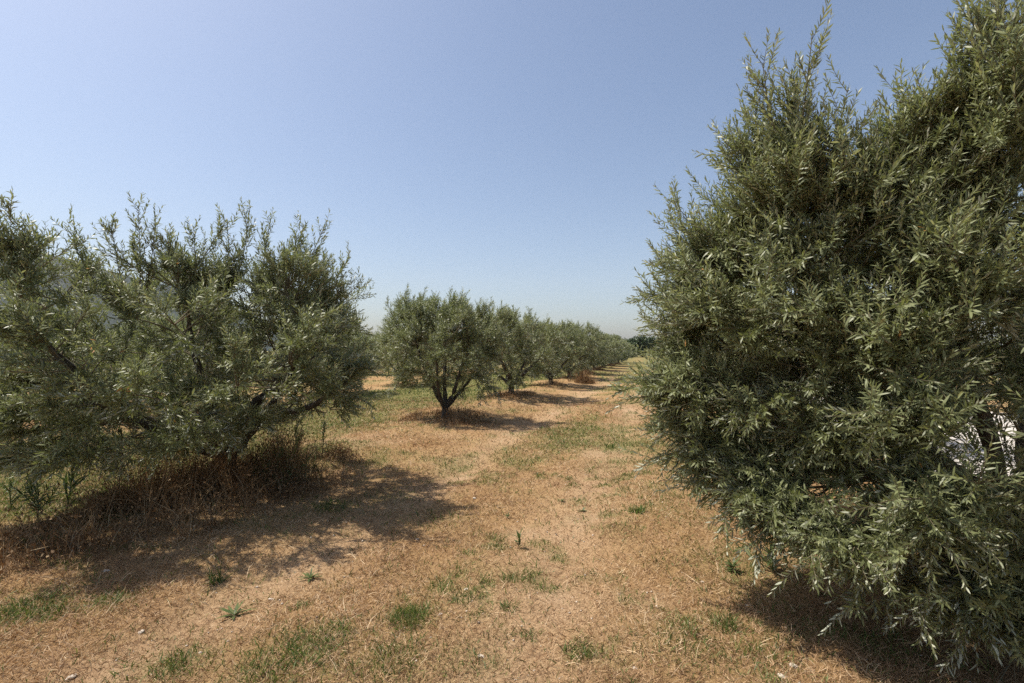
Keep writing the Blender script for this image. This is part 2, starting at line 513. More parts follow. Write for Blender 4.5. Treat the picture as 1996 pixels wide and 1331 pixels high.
    nn_ = vnoise(Vt[:, 0] * 30 + Vt[:, 1] * 11, Vt[:, 2] * 9 + Vt[:, 1] * 20, 1, seed) - .5
    cen = np.repeat(pts[0], 14, 0); Vt = cen + (Vt - cen) * (1 + .45 * nn_[:, None])
    k = len(Vt); Vt = np.concatenate([Vt, pts[0][-1:] + [[0, 0, .03]]])
    cap = np.array([[k - 14 + j, k - 14 + (j + 1) % 14, k] for j in range(14)])
    res['trunk'] = mesh_from('trunk', Vt, np.concatenate([Ft.ravel(), cap.ravel()]), np.concatenate([np.full(len(Ft), 4), np.full(14, 3)]), M_BARK, smooth=True)
    res['limbs'] = []
    for pts, r_ in limbs:
        Vl, Fl = tubes(pts[None], r_[None], 9)
        nn_ = vnoise(Vl[:, 0] * 40 + Vl[:, 2] * 11, Vl[:, 1] * 40, 1, seed + 5) - .5
        cen = np.repeat(pts, 9, 0); Vl = cen + (Vl - cen) * (1 + .35 * nn_[:, None])
        res['limbs'].append(mesh_from('limb', Vl, Fl, np.full(len(Fl), 4), M_BARK, smooth=True))
    return res


def plant_tree(res, loc, label, group, rz=0, sc=1.0, name='olive_tree', cat='olive tree'):
    r = empty(name, loc, rz); r.scale = (sc, sc, sc)
    tag(r, label, cat, group)
    t = link('trunk', res['trunk'], r)
    for l in res['limbs']: link('limb', l, t)
    c = link('crown', res['leaves'], r)
    link('twigs', res['twigs'], c)
    return r


def kids(o): return [c for c in bpy.data.objects if c.parent == o]


def copy_tree(o, parent=None):
    c = o.copy(); COL.objects.link(c)
    if parent is not None: c.parent = parent
    for ch in kids(o): copy_tree(ch, c)
    return c


GL = 'olive trees of the left row'
# ---- the big tree close to the camera on the right
RS = 1.18; bx, by = 3.10 * RS, 3.00 * RS; bz = H(bx, by)
BR = np.array([bx, by, bz])
plR = []


def plume(lst, B, a, b_):
    lst.append((np.asarray(a) - B, np.asarray(b_) - B))


for (ax_, ay_, ad), (tx, ty, td) in [((1545, 470, 2.45), (1590, 60, 2.25)), ((1600, 430, 2.5), (1660, 165, 2.3)), ((1520, 420, 2.5), (1492, 120, 2.4)), ((1500, 430, 2.6), (1462, 205, 2.6)),
                                     ((1560, 420, 2.4), (1560, 190, 2.3)), ((1480, 520, 2.7), (1425, 300, 2.8)), ((1790, 430, 2.3), (1765, 170, 2.3)), ((1830, 430, 2.2), (1830, 215, 2.3)), ((1760, 460, 2.4), (1715, 250, 2.4)),
                                     ((1930, 330, 2.1), (1915, 10, 2.1)), ((1960, 300, 2.0), (1960, -40, 2.0)), ((1920, 400, 2.2), (1885, 180, 2.2)), ((2010, 300, 2.1), (2000, -90, 2.1)),
                                     ((1470, 560, 2.8), (1310, 390, 2.9)), ((1460, 540, 2.8), (1385, 375, 2.9)), ((1440, 600, 2.8), (1302, 425, 2.9)), ((1420, 600, 2.9), (1300, 490, 3.0)),
                                     ((1400, 620, 2.9), (1275, 590, 3.0)), ((1380, 680, 2.9), (1268, 630, 3.0)), ((1400, 740, 2.7), (1222, 745, 2.7)), ((1380, 760, 2.6), (1225, 775, 2.7)),
                                     ((1400, 800, 2.7), (1245, 850, 2.7)), ((1420, 850, 2.7), (1262, 895, 2.7)), ((1450, 870, 2.6), (1330, 950, 2.6)), ((1500, 900, 2.5), (1410, 1000, 2.4)),
                                     ((1560, 960, 2.4), (1460, 1060, 2.3)), ((1700, 1000, 2.2), (1560, 1090, 2.0)), ((1900, 1000, 2.1), (1700, 1100, 1.85)), ((1900, 960, 2.1), (1720, 975, 1.8)),
                                     ((1950, 1050, 2.1), (1780, 1180, 1.9)), ((1950, 1100, 2.1), (1850, 1270, 1.9)), ((2000, 1000, 2.1), (1900, 1050, 1.8)), ((2050, 1100, 2.1), (1960, 1220, 1.9)), ((1800, 1050, 2.2), (1640, 1180, 2.1)),
                                     ((2050, 1150, 2.2), (1930, 1330, 2.0)), ((1850, 820, 2.1), (1680, 800, 1.9)), ((1700, 640, 2.2), (1560, 600, 2.1)), ((1800, 700, 2.1), (1700, 650, 1.9)), ((1900, 560, 2.0), (1850, 480, 1.9))]:
    plume(plR, BR, P(ax_, ay_, ad * RS), P(tx, ty, td * RS))
VOIDR = [(P(1900, 915, 3.8) - BR, (.40, 2.4, .33)), (P(1975, 850, 4.0) - BR, (.45, 2.6, .27)), (P(1650, 1010, 3.0) - BR, (.22, .9, .12))]
tR = olive(11, BR, [((.0, -.05, 1.58), (2.15, 2.05, 1.38), 1.0), ((.1, -.35, 2.2), (1.6, 1.35, .86), .34), ((-.15, -.2, .92), (2.2, 1.75, .66), .42), (tuple(P(1430, 560, 3.2) - BR), (.55, .6, .55), .13), (tuple(P(1740, 480, 2.9) - BR), (.6, .5, .5), .11), (tuple(P(1900, 600, 2.7) - BR), (.5, .5, .5), .08), (tuple(P(1795, 330, 2.75) - BR), (.30, .4, .42), .05), (tuple(P(1560, 800, 3.0) - BR), (.55, .5, .42), .11), (tuple(P(1440, 930, 3.1) - BR), (.38, .45, .26), .05), (tuple(P(1900, 300, 2.65) - BR), (.25, .4, .45), .03)],
           sprays=1550, lat=15, leafL=.045, spacing=.018, groups=7, voids=VOIDR, shell=.6, plume_w=.021, extra=plR, trunk_r=.10, zmin=.16, wmul=.92)
plant_tree(tR, BR, 'large olive tree filling the right side, tall shoots against the sky', 'olive trees of the right row')
print('R leaves', tR['n'])

# ---- the first tree of the left row
bx, by = -3.2, 5.46; bz = H(bx, by); B1_ = np.array([bx, by, bz])
pl1 = []
for (ax_, ay_, ad), (tx, ty, td) in [((560, 600, 5.2), (635, 430, 5.1)), ((540, 580, 5.2), (590, 440, 5.2)), ((470, 580, 5.0), (485, 400, 5.0)), ((460, 600, 5.0), (440, 430, 5.0)), ((500, 580, 5.0), (525, 425, 5.1)),
                                     ((380, 600, 4.8), (375, 440, 4.8)), ((400, 620, 4.8), (345, 490, 4.8)), ((280, 600, 4.6), (265, 400, 4.5)), ((290, 600, 4.6), (300, 420, 4.5)), ((200, 600, 4.4), (125, 445, 4.3)),
                                     ((240, 580, 4.4), (212, 432, 4.3)), ((20, 560, 3.8), (15, 400, 3.7)), ((0, 560, 3.8), (-30, 390, 3.7)), ((40, 540, 3.8), (45, 430, 3.8)), ((620, 640, 5.3), (700, 550, 5.3)), ((610, 620, 5.3), (680, 500, 5.3)),
                                     ((640, 700, 5.2), (735, 720, 5.2)), ((630, 740, 5.1), (725, 790, 5.1)), ((600, 720, 5.0), (690, 800, 5.0)), ((560, 660, 4.4), (640, 610, 4.3)), ((60, 650, 3.6), (20, 560, 3.4))]:
    plume(pl1, B1_, P(ax_, ay_, ad), P(tx, ty, td))
limb1 = [([(0, 0, .4), tuple(P(490, 812, 5.35) - B1_), tuple(P(540, 800, 5.3) - B1_), tuple(P(600, 802, 5.2) - B1_), tuple(P(640, 770, 5.2) - B1_), tuple(P(690, 730, 5.2) - B1_)], .045),
         ([(0, 0, .4), tuple(P(480, 790, 5.4) - B1_), tuple(P(560, 745, 5.3) - B1_), tuple(P(620, 690, 5.3) - B1_)], .05),
         ([(0, 0, .4), tuple(P(300, 830, 5.0) - B1_), tuple(P(180, 750, 4.6) - B1_), tuple(P(100, 690, 4.2) - B1_), tuple(P(30, 590, 4.0) - B1_)], .05)]
t1 = olive(23, B1_, [((-.25, -.1, 1.48), (2.0, 2.0, .95), 1.0), ((.55, .1, 2.0), (.95, 1.1, .75), .22), ((-.9, -.3, 1.9), (1.0, .9, .5), .08), ((-.75, -.5, 1.12), (1.6, 1.5, .55), .32), ((-.6, -1.1, .85), (1.4, .8, .45), .22)],
           sprays=800, lat=15, leafL=.050, spacing=.020, latlen=(.13, .31), groups=6, extra=pl1, extra_limbs=limb1, trunk_r=.10, zmin=.42, lean=(-.10, 0, 0), shell=.55, plume_w=.009)
plant_tree(t1, B1_, 'broad olive tree at the left edge with tall brown weeds under it', GL)
print('T1 leaves', t1['n'])

# ---- the second tree of the left row, the whole of it in view
S = 5.46


def row_place(perp, lon):
    x, y = rowpt(perp, lon); return np.array([x, y, H(x, y)])


B2_ = row_place(LEFT, 4.3 + S); B2_[:2] = [-1.5, 10.9]; B2_[2] = H(-1.5, 10.9)
pl2 = []
for (ax_, ay_), (tx, ty), dd in [((800, 680), (790, 565), 10.9), ((810, 680), (825, 570), 10.8), ((790, 680), (755, 590), 10.9), ((860, 690), (868, 590), 10.6), ((880, 690), (892, 590), 10.6),
                                 ((920, 690), (940, 605), 10.8), ((940, 700), (980, 620), 10.9), ((910, 700), (915, 600), 10.8), ((950, 730), (975, 775), 10.6), ((930, 730), (938, 780), 10.4), ((780, 720), (750, 770), 10.6)]:
    plume(pl2, B2_, P(ax_, ay_, dd), P(tx, ty, dd))
t2 = olive(31, B2_, [((-.05, 0, 1.65), (1.42, 1.4, 1.05), 1.0), ((-.05, 0, 2.1), (1.0, .9, .72), .25), ((-.75, 0, 2.2), (.62, .7, .6), .15), ((.75, 0, 2.0), (.7, .7, .7), .22)],
           sprays=380, lat=13, leafL=.066, spacing=.026, groups=6, extra=pl2, plume_w=.010, trunk_r=.075, full=False, zmin=.60, wmul=1.05, fork=.30)
plant_tree(t2, B2_, 'rounded olive tree standing whole behind the first, dark forked trunk in a brown weed mound', GL)
print('T2 leaves', t2['n'])

# ---- shared olive trees for the rest
GEN = []
for i, (rx, rz_, zc, sp) in enumerate([(1.95, 1.2, 1.52, 460), (2.05, 1.22, 1.5, 480), (1.9, 1.18, 1.56, 450)]):
    rr = np.random.default_rng(100 + i)
    lb = [((0, 0, zc), (rx, rx, rz_), 1.0)]
    for k in range(4):
        a = rr.uniform(0, 6.28)
        lb.append(((math.cos(a) * .8, math.sin(a) * .8, zc + .35), (.75, .75, .78), .16))
    GEN.append(olive(200 + i, (0, 0, 0), lb, sprays=sp, lat=9, leafL=.085, spacing=.034, groups=6, trunk_r=.10, full=False, zmin=.32, wmul=1.15, fork=.36))
    print('gen leaves', GEN[-1]['n'])
FAR = []
for i in range(2):
    lb = [((0, 0, 1.5), (1.95, 1.95, 1.2), 1.0), ((.6, .3, 2.2), (.7, .7, .7), .2), ((-.6, .2, 2.1), (.7, .7, .75), .2)]
    FAR.append(olive(300 + i, (0, 0, 0), lb, sprays=190, lat=8, leafL=.17, spacing=.07, groups=4, trunk_r=.10, full=False, zmin=.3, wmul=1.1, fork=.36, twig_sides=3))
    print('far leaves', FAR[-1]['n'])

srcs = {}


def put_olive(kind, i, loc, label, group, rz, sc):
    key = (kind, i)
    res = GEN[i] if kind == 'gen' else FAR[i]
    if key not in srcs:
        srcs[key] = plant_tree(res, loc, label, group, rz, sc)
        return srcs[key]
    c = copy_tree(srcs[key]); c.location = loc; c.rotation_euler = (0, 0, rz); c.scale = (sc * R.uniform(.94, 1.06), sc * R.uniform(.94, 1.06), sc * R.uniform(.9, 1.08))
    tag(c, label, 'olive tree', group)
    return c


ORD = ['third', 'fourth', 'fifth', 'sixth', 'seventh', 'eighth', 'ninth', 'tenth', 'eleventh', 'twelfth']
DESC = ['dark trunk over brown weeds', 'thin stems and green suckers at its foot', 'a rusty dry bush at its foot', 'grey green with low weeds',
        'crown merging with its neighbours', 'crown merging with its neighbours', 'small in the distance', 'small in the distance', 'small in the distance', 'last of the row where the grass ends']
for k in range(10):
    lon = 4.3 + S * (k + 2)
    p_ = row_place(LEFT + R.normal(0, .08), lon)
    kind = 'gen' if k < 5 else 'far'
    put_olive(kind, k % 3 if kind == 'gen' else k % 2, p_, '%s olive tree of left row: %s' % (ORD[k], DESC[k]), GL, R.uniform(0, 6.28), R.uniform(.90, 1.12) if k else 1.0)
# the next rows on the left
for rno, perp in enumerate((LEFT - 6.8, LEFT - 13.6)):
    for k in range(8 if rno == 0 else 6):
        lon = 3.6 + S * k + rno * 1.7
        p_ = row_place(perp + R.normal(0, .15), lon)
        if p_[1] < 3: continue
        kind = 'gen' if (k < 5 and rno == 0) else 'far'
        lab = 'pale olive tree of the %s row behind the left row, %s along it' % ('second' if rno == 0 else 'third', ['first', 'second', 'third', 'fourth', 'fifth', 'sixth', 'seventh', 'eighth'][k])
        put_olive(kind, k % 3 if kind == 'gen' else k % 2, p_, lab, 'olive trees of the rows further left', R.uniform(0, 6.28), R.uniform(.92, 1.05))
# right row beyond the big tree
for k in range(5):
    p_ = row_place(RIGHT, 4.45 + S * (k + 1))
    kind = 'gen' if k < 3 else 'far'
    put_olive(kind, (k + 1) % 3 if kind == 'gen' else k % 2, p_, '%s olive tree of the right row, glimpsed behind the large near one' % ['second', 'third', 'fourth', 'fifth', 'sixth'][k],
              'olive trees of the right row', R.uniform(0, 6.28), 1.0)


# ------------------------------------------------------------------ ground
def axis(n, s, ext):
    u = np.linspace(-1, 1, n); k = math.asinh(ext / s)
    return s * np.sinh(u * k)


gx = axis(521, 2.6, 3200); gy = axis(521, 2.6, 3200) + 3.5
X, Y = np.meshgrid(gx, gy)
Z = height(X, Y)
V = np.stack([X, Y, Z], -1).reshape(-1, 3)
idx = np.arange(X.size).reshape(X.shape)
Fq = np.stack([idx[:-1, :-1], idx[:-1, 1:], idx[1:, 1:], idx[1:, :-1]], -1).reshape(-1, 4)
me = mesh_from('ground', V, Fq, np.full(len(Fq), 4), M_GROUND, smooth=True,
               extra={'green': green_mask(V[:, 0], V[:, 1]), 'bare': bare_mask(V[:, 0], V[:, 1])})
tag(link('ground', me), 'dry straw coloured meadow ground with faint wheel tracks', kind='structure')

# pale gravel lane on the far side of the right row
ls = np.linspace(-12, 90, 240); ns = 10
rows = []
for l_ in ls:
    a = LANE0 + (float(vnoise(l_, 0, 1.1, 5)) - .5) * .5; b_ = LANE1 + (float(vnoise(l_, 9, .8, 6)) - .5) * .8
    rows.append([(*rowpt(a + (b_ - a) * j / (ns - 1), l_), .006 + .012 * float(vnoise(l_, j * 3.1, 1.5, 7)) * (0 < j < ns - 1)) for j in range(ns)])
V = np.array(rows).reshape(-1, 3); idx = np.arange(len(V)).reshape(len(ls), ns)
Fq = np.stack([idx[:-1, :-1], idx[:-1, 1:], idx[1:, 1:], idx[1:, :-1]], -1).reshape(-1, 4)
tag(link('path', mesh_from('path', V, Fq, np.full(len(Fq), 4), M_LANE)), 'pale gravel lane behind the right olive tree', kind='structure')


# ------------------------------------------------------------------ grass
def scatter(rng, n, ymin, ymax, pw):
    """points in the view wedge, density falling with distance"""
    y = ymin * (ymax / ymin) ** (rng.random(n) ** pw)
    x = rng.uniform(-1.32, 1.32, n) * (y + .25)
    return x, y


def blades(name, x, y, lo, hi, wid, lean, tint, mat, rng, z0=None, bend=.8):
    n = len(x)
    z = height(x, y) if z0 is None else z0
    L_ = rng.uniform(lo, hi, n) if np.isscalar(lo) else lo
    a = rng.uniform(0, 2 * math.pi, n)
    tilt = np.clip(rng.normal(lean, .28, n), .02, 1.5)                 # from vertical
    d0 = np.stack([np.cos(a) * np.sin(tilt), np.sin(a) * np.sin(tilt), np.cos(tilt)], 1)
    t2 = np.clip(tilt + rng.uniform(.05, bend, n), 0, 1.62)
    a2 = a + rng.normal(0, .5, n)
    d1 = np.stack([np.cos(a2) * np.sin(t2), np.sin(a2) * np.sin(t2), np.cos(t2)], 1)
    s = nrm(np.cross(d0, rng.normal(size=(n, 3)))) * (wid * rng.uniform(.6, 1.3, n) * .5)[:, None]
    b = np.stack([x, y, z - .004], 1)
    m_ = b + d0 * (L_ * .5)[:, None]; e = m_ + d1 * (L_ * .5)[:, None]
    V = np.stack([b - s, b + s, m_ - s * .85, m_ + s * .85, e], 1)
    f = np.array([0, 1, 3, 2, 2, 3, 4])[None] + (np.arange(n) * 5)[:, None]
    return V.reshape(-1, 3), f.ravel(), np.tile([4, 3], n), np.repeat(tint, 2)


def join_blades(name, parts, mat):
    off = 0; Vs, Fs, Ss, Ts = [], [], [], []
    for V, f, s, t in parts:
        Vs.append(V); Fs.append(f + off); Ss.append(s); Ts.append(t); off += len(V)
    return mesh_from(name, np.concatenate(Vs), np.concatenate(Fs), np.concatenate(Ss), mat, tint=np.concatenate(Ts))


rg = np.random.default_rng(5)
x, y = scatter(rg, 680000, 1.8, 16, 1.0)
p_, l_ = rowco(x, y)
keep = (rg.random(len(x)) < (1 - .80 * bare_mask(x, y)) * (.30 + .95 * fbm(x, y, 2.2, 222, 3))) & (p_ < LANE0 - .2)
x, y = x[keep], y[keep]
wd = .0016 + .00055 * y
tn = np.clip(.18 + .62 * fbm(x, y, 1.4, 140, 3) + rg.normal(0, .20, len(x)), 0, 1)
longk = rg.random(len(x)) < .018
tn = np.where(longk, np.clip(tn + .3, 0, 1), tn)
straw = [blades('s', x, y, np.where(longk, 1.9, 1.0) * (.018 + .05 * rg.random(len(x)) ** 1.6) * (1 + .05 * y), None, wd, 1.05, tn, M_STRAW, rg, bend=.35)]
tag(link('dry_grass', join_blades('dry_grass', straw, M_STRAW)), 'short dry straw lying over the meadow floor', kind='stuff')
print('straw', len(x))

x, y = scatter(rg, 680000, 1.8, 34, .95)
p_, l_ = rowco(x, y)
gm = green_mask(x, y)
keep = (rg.random(len(x)) < gm ** 1.3 * .75 + .05 * fbm(x, y, 3.3, 71, 2)) & (p_ < LANE0 - .2)
x, y = x[keep], y[keep]
tn = np.clip(rg.normal(.5, .26, len(x)), 0, 1)
gb = [blades('g', x, y, (.018 + .05 * rg.random(len(x)) ** 1.5) * (1 + .03 * y), None, .0024 + .0008 * y, .55, tn, M_GRASS, rg)]
tag(link('green_grass', join_blades('green_grass', gb, M_GRASS)), 'sparse short green grass growing through the straw', kind='stuff')
print('green', len(x))


# ------------------------------------------------------------------ weeds under the trees
def weed_patch(rng, n, cx, cy, rl, rp, hmax, wid, tall=False):
    """unmown stalks in an ellipse along the row (rl along, rp across)"""
    r_ = np.sqrt(rng.random(n)); a = rng.uniform(0, 6.283, n)
    lo = np.cos(a) * r_ * rl; pe = np.sin(a) * r_ * rp
    x = cx + pe * CR + lo * SR; y = cy - pe * SR + lo * CR
    kk = rng.random(n) < np.clip(vnoise(x, y, 1.7, 31) * 1.5 + vnoise(x, y, 6, 32) * .9 - .75, .04, 1)
    x, y, r_ = x[kk], y[kk], r_[kk]; n = len(x)
    edge = np.clip(1.15 - r_ ** 2.2, .15, 1)
    cl = .25 + 1.15 * vnoise(x, y, 2.6, 12)
    L_ = hmax * edge * cl * (.2 + .9 * rng.random(n) ** 1.6)
    if tall: L_ = hmax * np.clip(1.25 - r_, .3, 1) * rng.uniform(.45, 1.0, n)
    V, f, s, t = blades('w', x, y, L_, None, wid, .22 if tall else .38, np.clip(.12 + .75 * vnoise(x, y, 1.9, 55) + rng.normal(0, .25, n), 0, 1), None, rng)
    # seed heads and dead leaves on some stalks
    tips = V.reshape(n, 5, 3)[:, 4]; mids = V.reshape(n, 5, 3)[:, 2]
    k = rng.random(n) < .5
    bb = np.concatenate([tips[k], mids[k]]); m = len(bb)
    d = nrm(rng.normal(size=(m, 3)) * .6 + np.array([0, 0, .55])); nn_ = nrm(rng.normal(size=(m, 3)))
    sd = nrm(np.cross(d, nn_)); Lh = rng.uniform(.015, .045, m)[:, None]; wh = Lh * .22
    V2 = np.stack([bb, bb + d * Lh * .5 - sd * wh, bb + d * Lh, bb + d * Lh * .5 + sd * wh], 1).reshape(-1, 3)
    f2 = (np.array([0, 1, 2, 3])[None] + (np.arange(m) * 4)[:, None]).ravel()
    return [(V, f, s, t), (V2, f2, np.full(m, 4), np.clip(rng.normal(.35, .2, m), 0, 1))]


rw = np.random.default_rng(77)
parts = weed_patch(rw, 13000, B1_[0] + .1, B1_[1] - .25, 2.1, .95, .78, .0050)
ex_, ey_ = G(545, 945)
parts += weed_patch(rw, 1500, ex_, ey_, .50, .40, .98, .0055, True)
ex_, ey_ = G(440, 975)
parts += weed_patch(rw, 1300, ex_, ey_, .6, .4, .72, .005, True)
parts += weed_patch(rw, 3500, B1_[0] - .3, B1_[1] - .9, 1.5, .8, .35, .005)
tag(link('dry_weeds', join_blades('dry_weeds', parts, M_DRY)), 'tall reddish brown dead weeds standing under the broad left olive tree', kind='stuff')
parts = weed_patch(rw, 5500, B2_[0] + .05, B2_[1] - .1, 1.25, 1.0, .42, .007)
tag(link('dry_weeds', join_blades('dry_weeds', parts, M_DRY)), 'brown dead weeds ringing the trunk of the rounded olive tree', kind='stuff')
parts = []
for k in range(8):
    q = row_place(LEFT, 4.3 + S * (k + 2))
    parts += weed_patch(rw, 1600, q[0], q[1], 1.5, .8, .38, .012 + .003 * k)
tag(link('dry_weeds', join_blades('dry_weeds', parts, M_DRY)), 'strip of brown dead weeds along the foot of the left row', kind='stuff')
parts = weed_patch(rw, 3000, BR[0] - .2, BR[1] - .1, 1.6, 1.0, .34, .005)
tag(link('dry_weeds', join_blades('dry_weeds', parts, M_DRY)), 'dry weeds in the shade under the large right olive tree', kind='stuff')
qx, qy = row_place(LEFT + .3, 4.3 + S * 4 - 1.5)[:2]
q = P(1135, 735, 1); dd = 1507 / (746 - HY); qx, qy = (1135 - CX) / F * dd, dd
parts = weed_patch(rw, 2600, 0, 0, .9, .75, .95, .016)
parts = [(V - np.array([0, 0, 0]), f, s, np.clip(t * .6, 0, 1)) for V, f, s, t in parts]
ob = link('dry_bush', join_blades('dry_bush', parts, M_DRY), loc=(qx, qy, H(qx, qy)))
tag(ob, 'rusty brown dead bush at the foot of the fifth olive tree of the left row', 'bush')


# ------------------------------------------------------------------ single plants
parts = weed_patch(rw, 900, *G(560, 940), .6, .45, .95, .006, True)
tag(link('green_weeds', join_blades('green_weeds', parts, M_WEED)), 'green stalks mixed into the dead weeds right of the broad left olive tree', kind='stuff')


def tuft(name, px, py, label, n=60, hh=.12, spread=.05, wid=.004, lean=.45, mat=M_GRASS, tint=(.5, .2), group='green tufts on the dry meadow'):
    rng = np.random.default_rng(int(px * 7 + py))
    gx_, gy_ = G(px, py)
    rr_ = spread * 1.7 * np.sqrt(rng.random(n)); aa_ = rng.uniform(0, 6.283, n); x = rr_ * np.cos(aa_); y = rr_ * np.sin(aa_)
    z = height(x + gx_, y + gy_) - H(gx_, gy_)
    V, f, s, t = blades('t', x, y, hh * rng.uniform(.45, 1.0, n), None, wid, lean, np.clip(rng.normal(*tint, n), 0, 1), None, rng, z0=z)
    o = link(name, mesh_from(name, V, f, s, mat, tint=t), loc=(gx_, gy_, H(gx_, gy_)))
    tag(o, label, 'grass', group)


def rosette(name, px, py, label, n=14, L0=.11, W=.022, tilt=1.15, group='broad leaved weeds on the dry meadow', layers=1, rise=0.0):
    rng = np.random.default_rng(int(px * 3 + py * 5))
    gx_, gy_ = G(px, py)
    a = np.arange(n) * 2.399 + rng.normal(0, .2, n)
    tl = np.clip(rng.normal(tilt - .1, .34, n), .2, 1.5); L0 = L0 * .85; W = W * .75
    d = np.stack([np.cos(a) * np.sin(tl), np.sin(a) * np.sin(tl), np.cos(tl)], 1)
    nv = np.stack([-np.cos(a) * np.cos(tl), -np.sin(a) * np.cos(tl), np.sin(tl)], 1)
    b = np.zeros((n, 3)); b[:, 2] = .005 + rise * np.arange(n) / n
    Ln = L0 * rng.uniform(.45, 1.15, n)
    me = leaf_mesh(name, b, d, nv, Ln, W * rng.uniform(.7, 1.2, n), rng.random(n), M_WEED, True, curl=.25)
    o = link(name, me, loc=(gx_, gy_, H(gx_, gy_)))
    tag(o, label, 'weed', group)


def tall_weed(px, py, hh, label, leaves=70, leafL=.07, spread=.25, branches=5, mat=M_WEED, w=.012, head=None, group='tall weeds by the left tree'):
    rng = np.random.default_rng(int(px + py * 11))
    gx_, gy_ = G(px, py)
    r = empty('tall_weed', (gx_, gy_, H(gx_, gy_))); tag(r, label, 'weed', group)
    p0 = [np.zeros(3)]; p2 = [np.array([rng.normal(0, .03), rng.normal(0, .03), hh])]
    for i in range(branches):
        t = rng.uniform(.05, .6); s = p2[0] * t
        a = rng.uniform(0, 6.28); l_ = hh * (1 - t) * rng.uniform(.4, .8)
        p0.append(s); p2.append(s + np.array([math.cos(a) * spread * l_, math.sin(a) * spread * l_, l_ * .9]))
    p0 = np.array(p0); p2 = np.array(p2); p1 = (p0 + p2) / 2 + rng.normal(0, .015, p0.shape)
    pts, _ = bez(p0, p1, p2, np.linspace(0, 1, 7))
    V, f = tubes(pts, np.broadcast_to(np.linspace(.005, .002, 7), pts.shape[:2]), 5)
    link('stem', mesh_from('stem', V, f, np.full(len(f), 4), M_WEED, tint=np.full(len(f), .4)), r)
    b, d, n, Ln = shoot_leaves(rng, p0, p1, p2, spacing=hh / leaves * 2, leafL=leafL, keep=.9)
    link('leaves', leaf_mesh('leaves', b, d, n, Ln * 1.0, Ln * w / .07, rng.random(len(Ln)), mat, True, curl=.35), r)
    if head:
        hb = []; hd = []
        for e in p2:
            k = 40
            hb.append(e + np.stack([rng.normal(0, .006, k), rng.normal(0, .006, k), rng.uniform(-.10, .02, k)], 1))
        hb = np.concatenate(hb); d = nrm(rng.normal(size=hb.shape) + [0, 0, .8]); n = nrm(rng.normal(size=hb.shape))
        n = nrm(n - d * (n * d).sum(1, keepdims=True)); Ln = rng.uniform(.012, .022, len(hb))
        link('flower_spikes', leaf_mesh('flower_spikes', hb, d, n, Ln, Ln * .5, rng.random(len(hb)) * .5, head, False), r)


tall_weed(630, 900, .62, 'upright leafy green weed standing alone right of the brown weeds', leaves=90, leafL=.055, w=.013, branches=3, spread=.2)
tall_weed(580, 905, .55, 'bushy green weed with spiky tops at the right end of the brown weeds', leaves=70, leafL=.05, branches=7, spread=.35, head=M_DRY)
tall_weed(545, 915, .50, 'green weed with dark seed spikes among the brown weeds', leaves=60, leafL=.045, branches=8, spread=.4, head=M_DRY)
tall_weed(80, 1010, .50, 'dark green weed with feathery leaves at the left end of the brown weeds', leaves=60, leafL=.08, branches=7, spread=.6, w=.010)
tall_weed(135, 995, .42, 'dark weed with long arching strap leaves beside the left brown weeds', leaves=20, leafL=.20, branches=2, spread=.5, w=.007)
tall_weed(28, 985, .40, 'thin green weed at the left border with branching stems', leaves=40, leafL=.05, branches=8, spread=.8, w=.008)

tuft('grass_tuft', 800, 1215, 'brightest fine green grass tuft low in the middle of the meadow', n=340, hh=.105, spread=.065, wid=.003, lean=.35, tint=(.55, .2))
tuft('grass_tuft', 1242, 1003, 'lush green grass tuft near the big right tree, alone on straw', n=90, hh=.13, spread=.035, wid=.007, lean=.6, tint=(.45, .2))
tuft('grass_tuft', 1320, 970, 'small thin green tuft just under the tips of the right tree', n=35, hh=.09, spread=.03, lean=.5)
tuft('grass_tuft', 1247, 970, 'small green tuft right behind the lush tuft by the right tree', n=30, hh=.08, spread=.025, lean=.4)
tuft('grass_tuft', 1405, 1210, 'tall green grass tuft beside the shadow of the right tree', n=90, hh=.17, spread=.05, lean=.4, tint=(.45, .25))
tuft('grass_tuft', 1340, 1225, 'sparse upright grass blades left of the tall tuft by the shadow', n=26, hh=.16, spread=.03, lean=.25)
tuft('grass_tuft', 1450, 1255, 'thin dull green grass at the shadow edge in the lower right', n=40, hh=.13, spread=.05, lean=.45, tint=(.8, .2))
tuft('grass_tuft', 1003, 1128, 'flat dull green clump in the middle of the track', n=110, hh=.07, spread=.05, lean=.9, tint=(.4, .25))
tuft('grass_tuft', 993, 1190, 'small dark green clump nearest below the flat clump in the track', n=55, hh=.08, spread=.03, lean=.7, tint=(.3, .2))
tuft('grass_tuft', 1033, 1243, 'dark olive green clump lowest in the middle of the straw', n=70, hh=.07, spread=.035, lean=.8, tint=(.3, .2))
tuft('grass_tuft', 905, 1170, 'dark green clump right above the brightest tuft', n=90, hh=.08, spread=.045, lean=.8, tint=(.25, .2))
tuft('grass_tuft', 862, 1145, 'thin tall green grass above the brightest tuft', n=60, hh=.12, spread=.05, lean=.4, tint=(.6, .2))
tuft('grass_tuft', 425, 1130, 'spiky dark grass tuft at the lower rim of the left shadow', n=45, hh=.19, spread=.03, wid=.006, lean=.55, tint=(.1, .12))
tuft('grass_tuft', 645, 990, 'dark green grass clump inside the left tree shadow', n=160, hh=.10, spread=.10, lean=.6, tint=(.3, .2))
tuft('grass_tuft', 60, 1200, 'thick green clump at the left border in front of the shadow', n=240, hh=.10, spread=.10, lean=.7, tint=(.4, .2))
tuft('grass_tuft', 115, 1200, 'dark green clump beside the thick one at the left border', n=120, hh=.08, spread=.06, lean=.8, tint=(.25, .2))
tuft('grass_tuft', 215, 1175, 'bright mossy clump touching the lower left shadow rim', n=110, hh=.07, spread=.055, lean=.85, tint=(.5, .2))
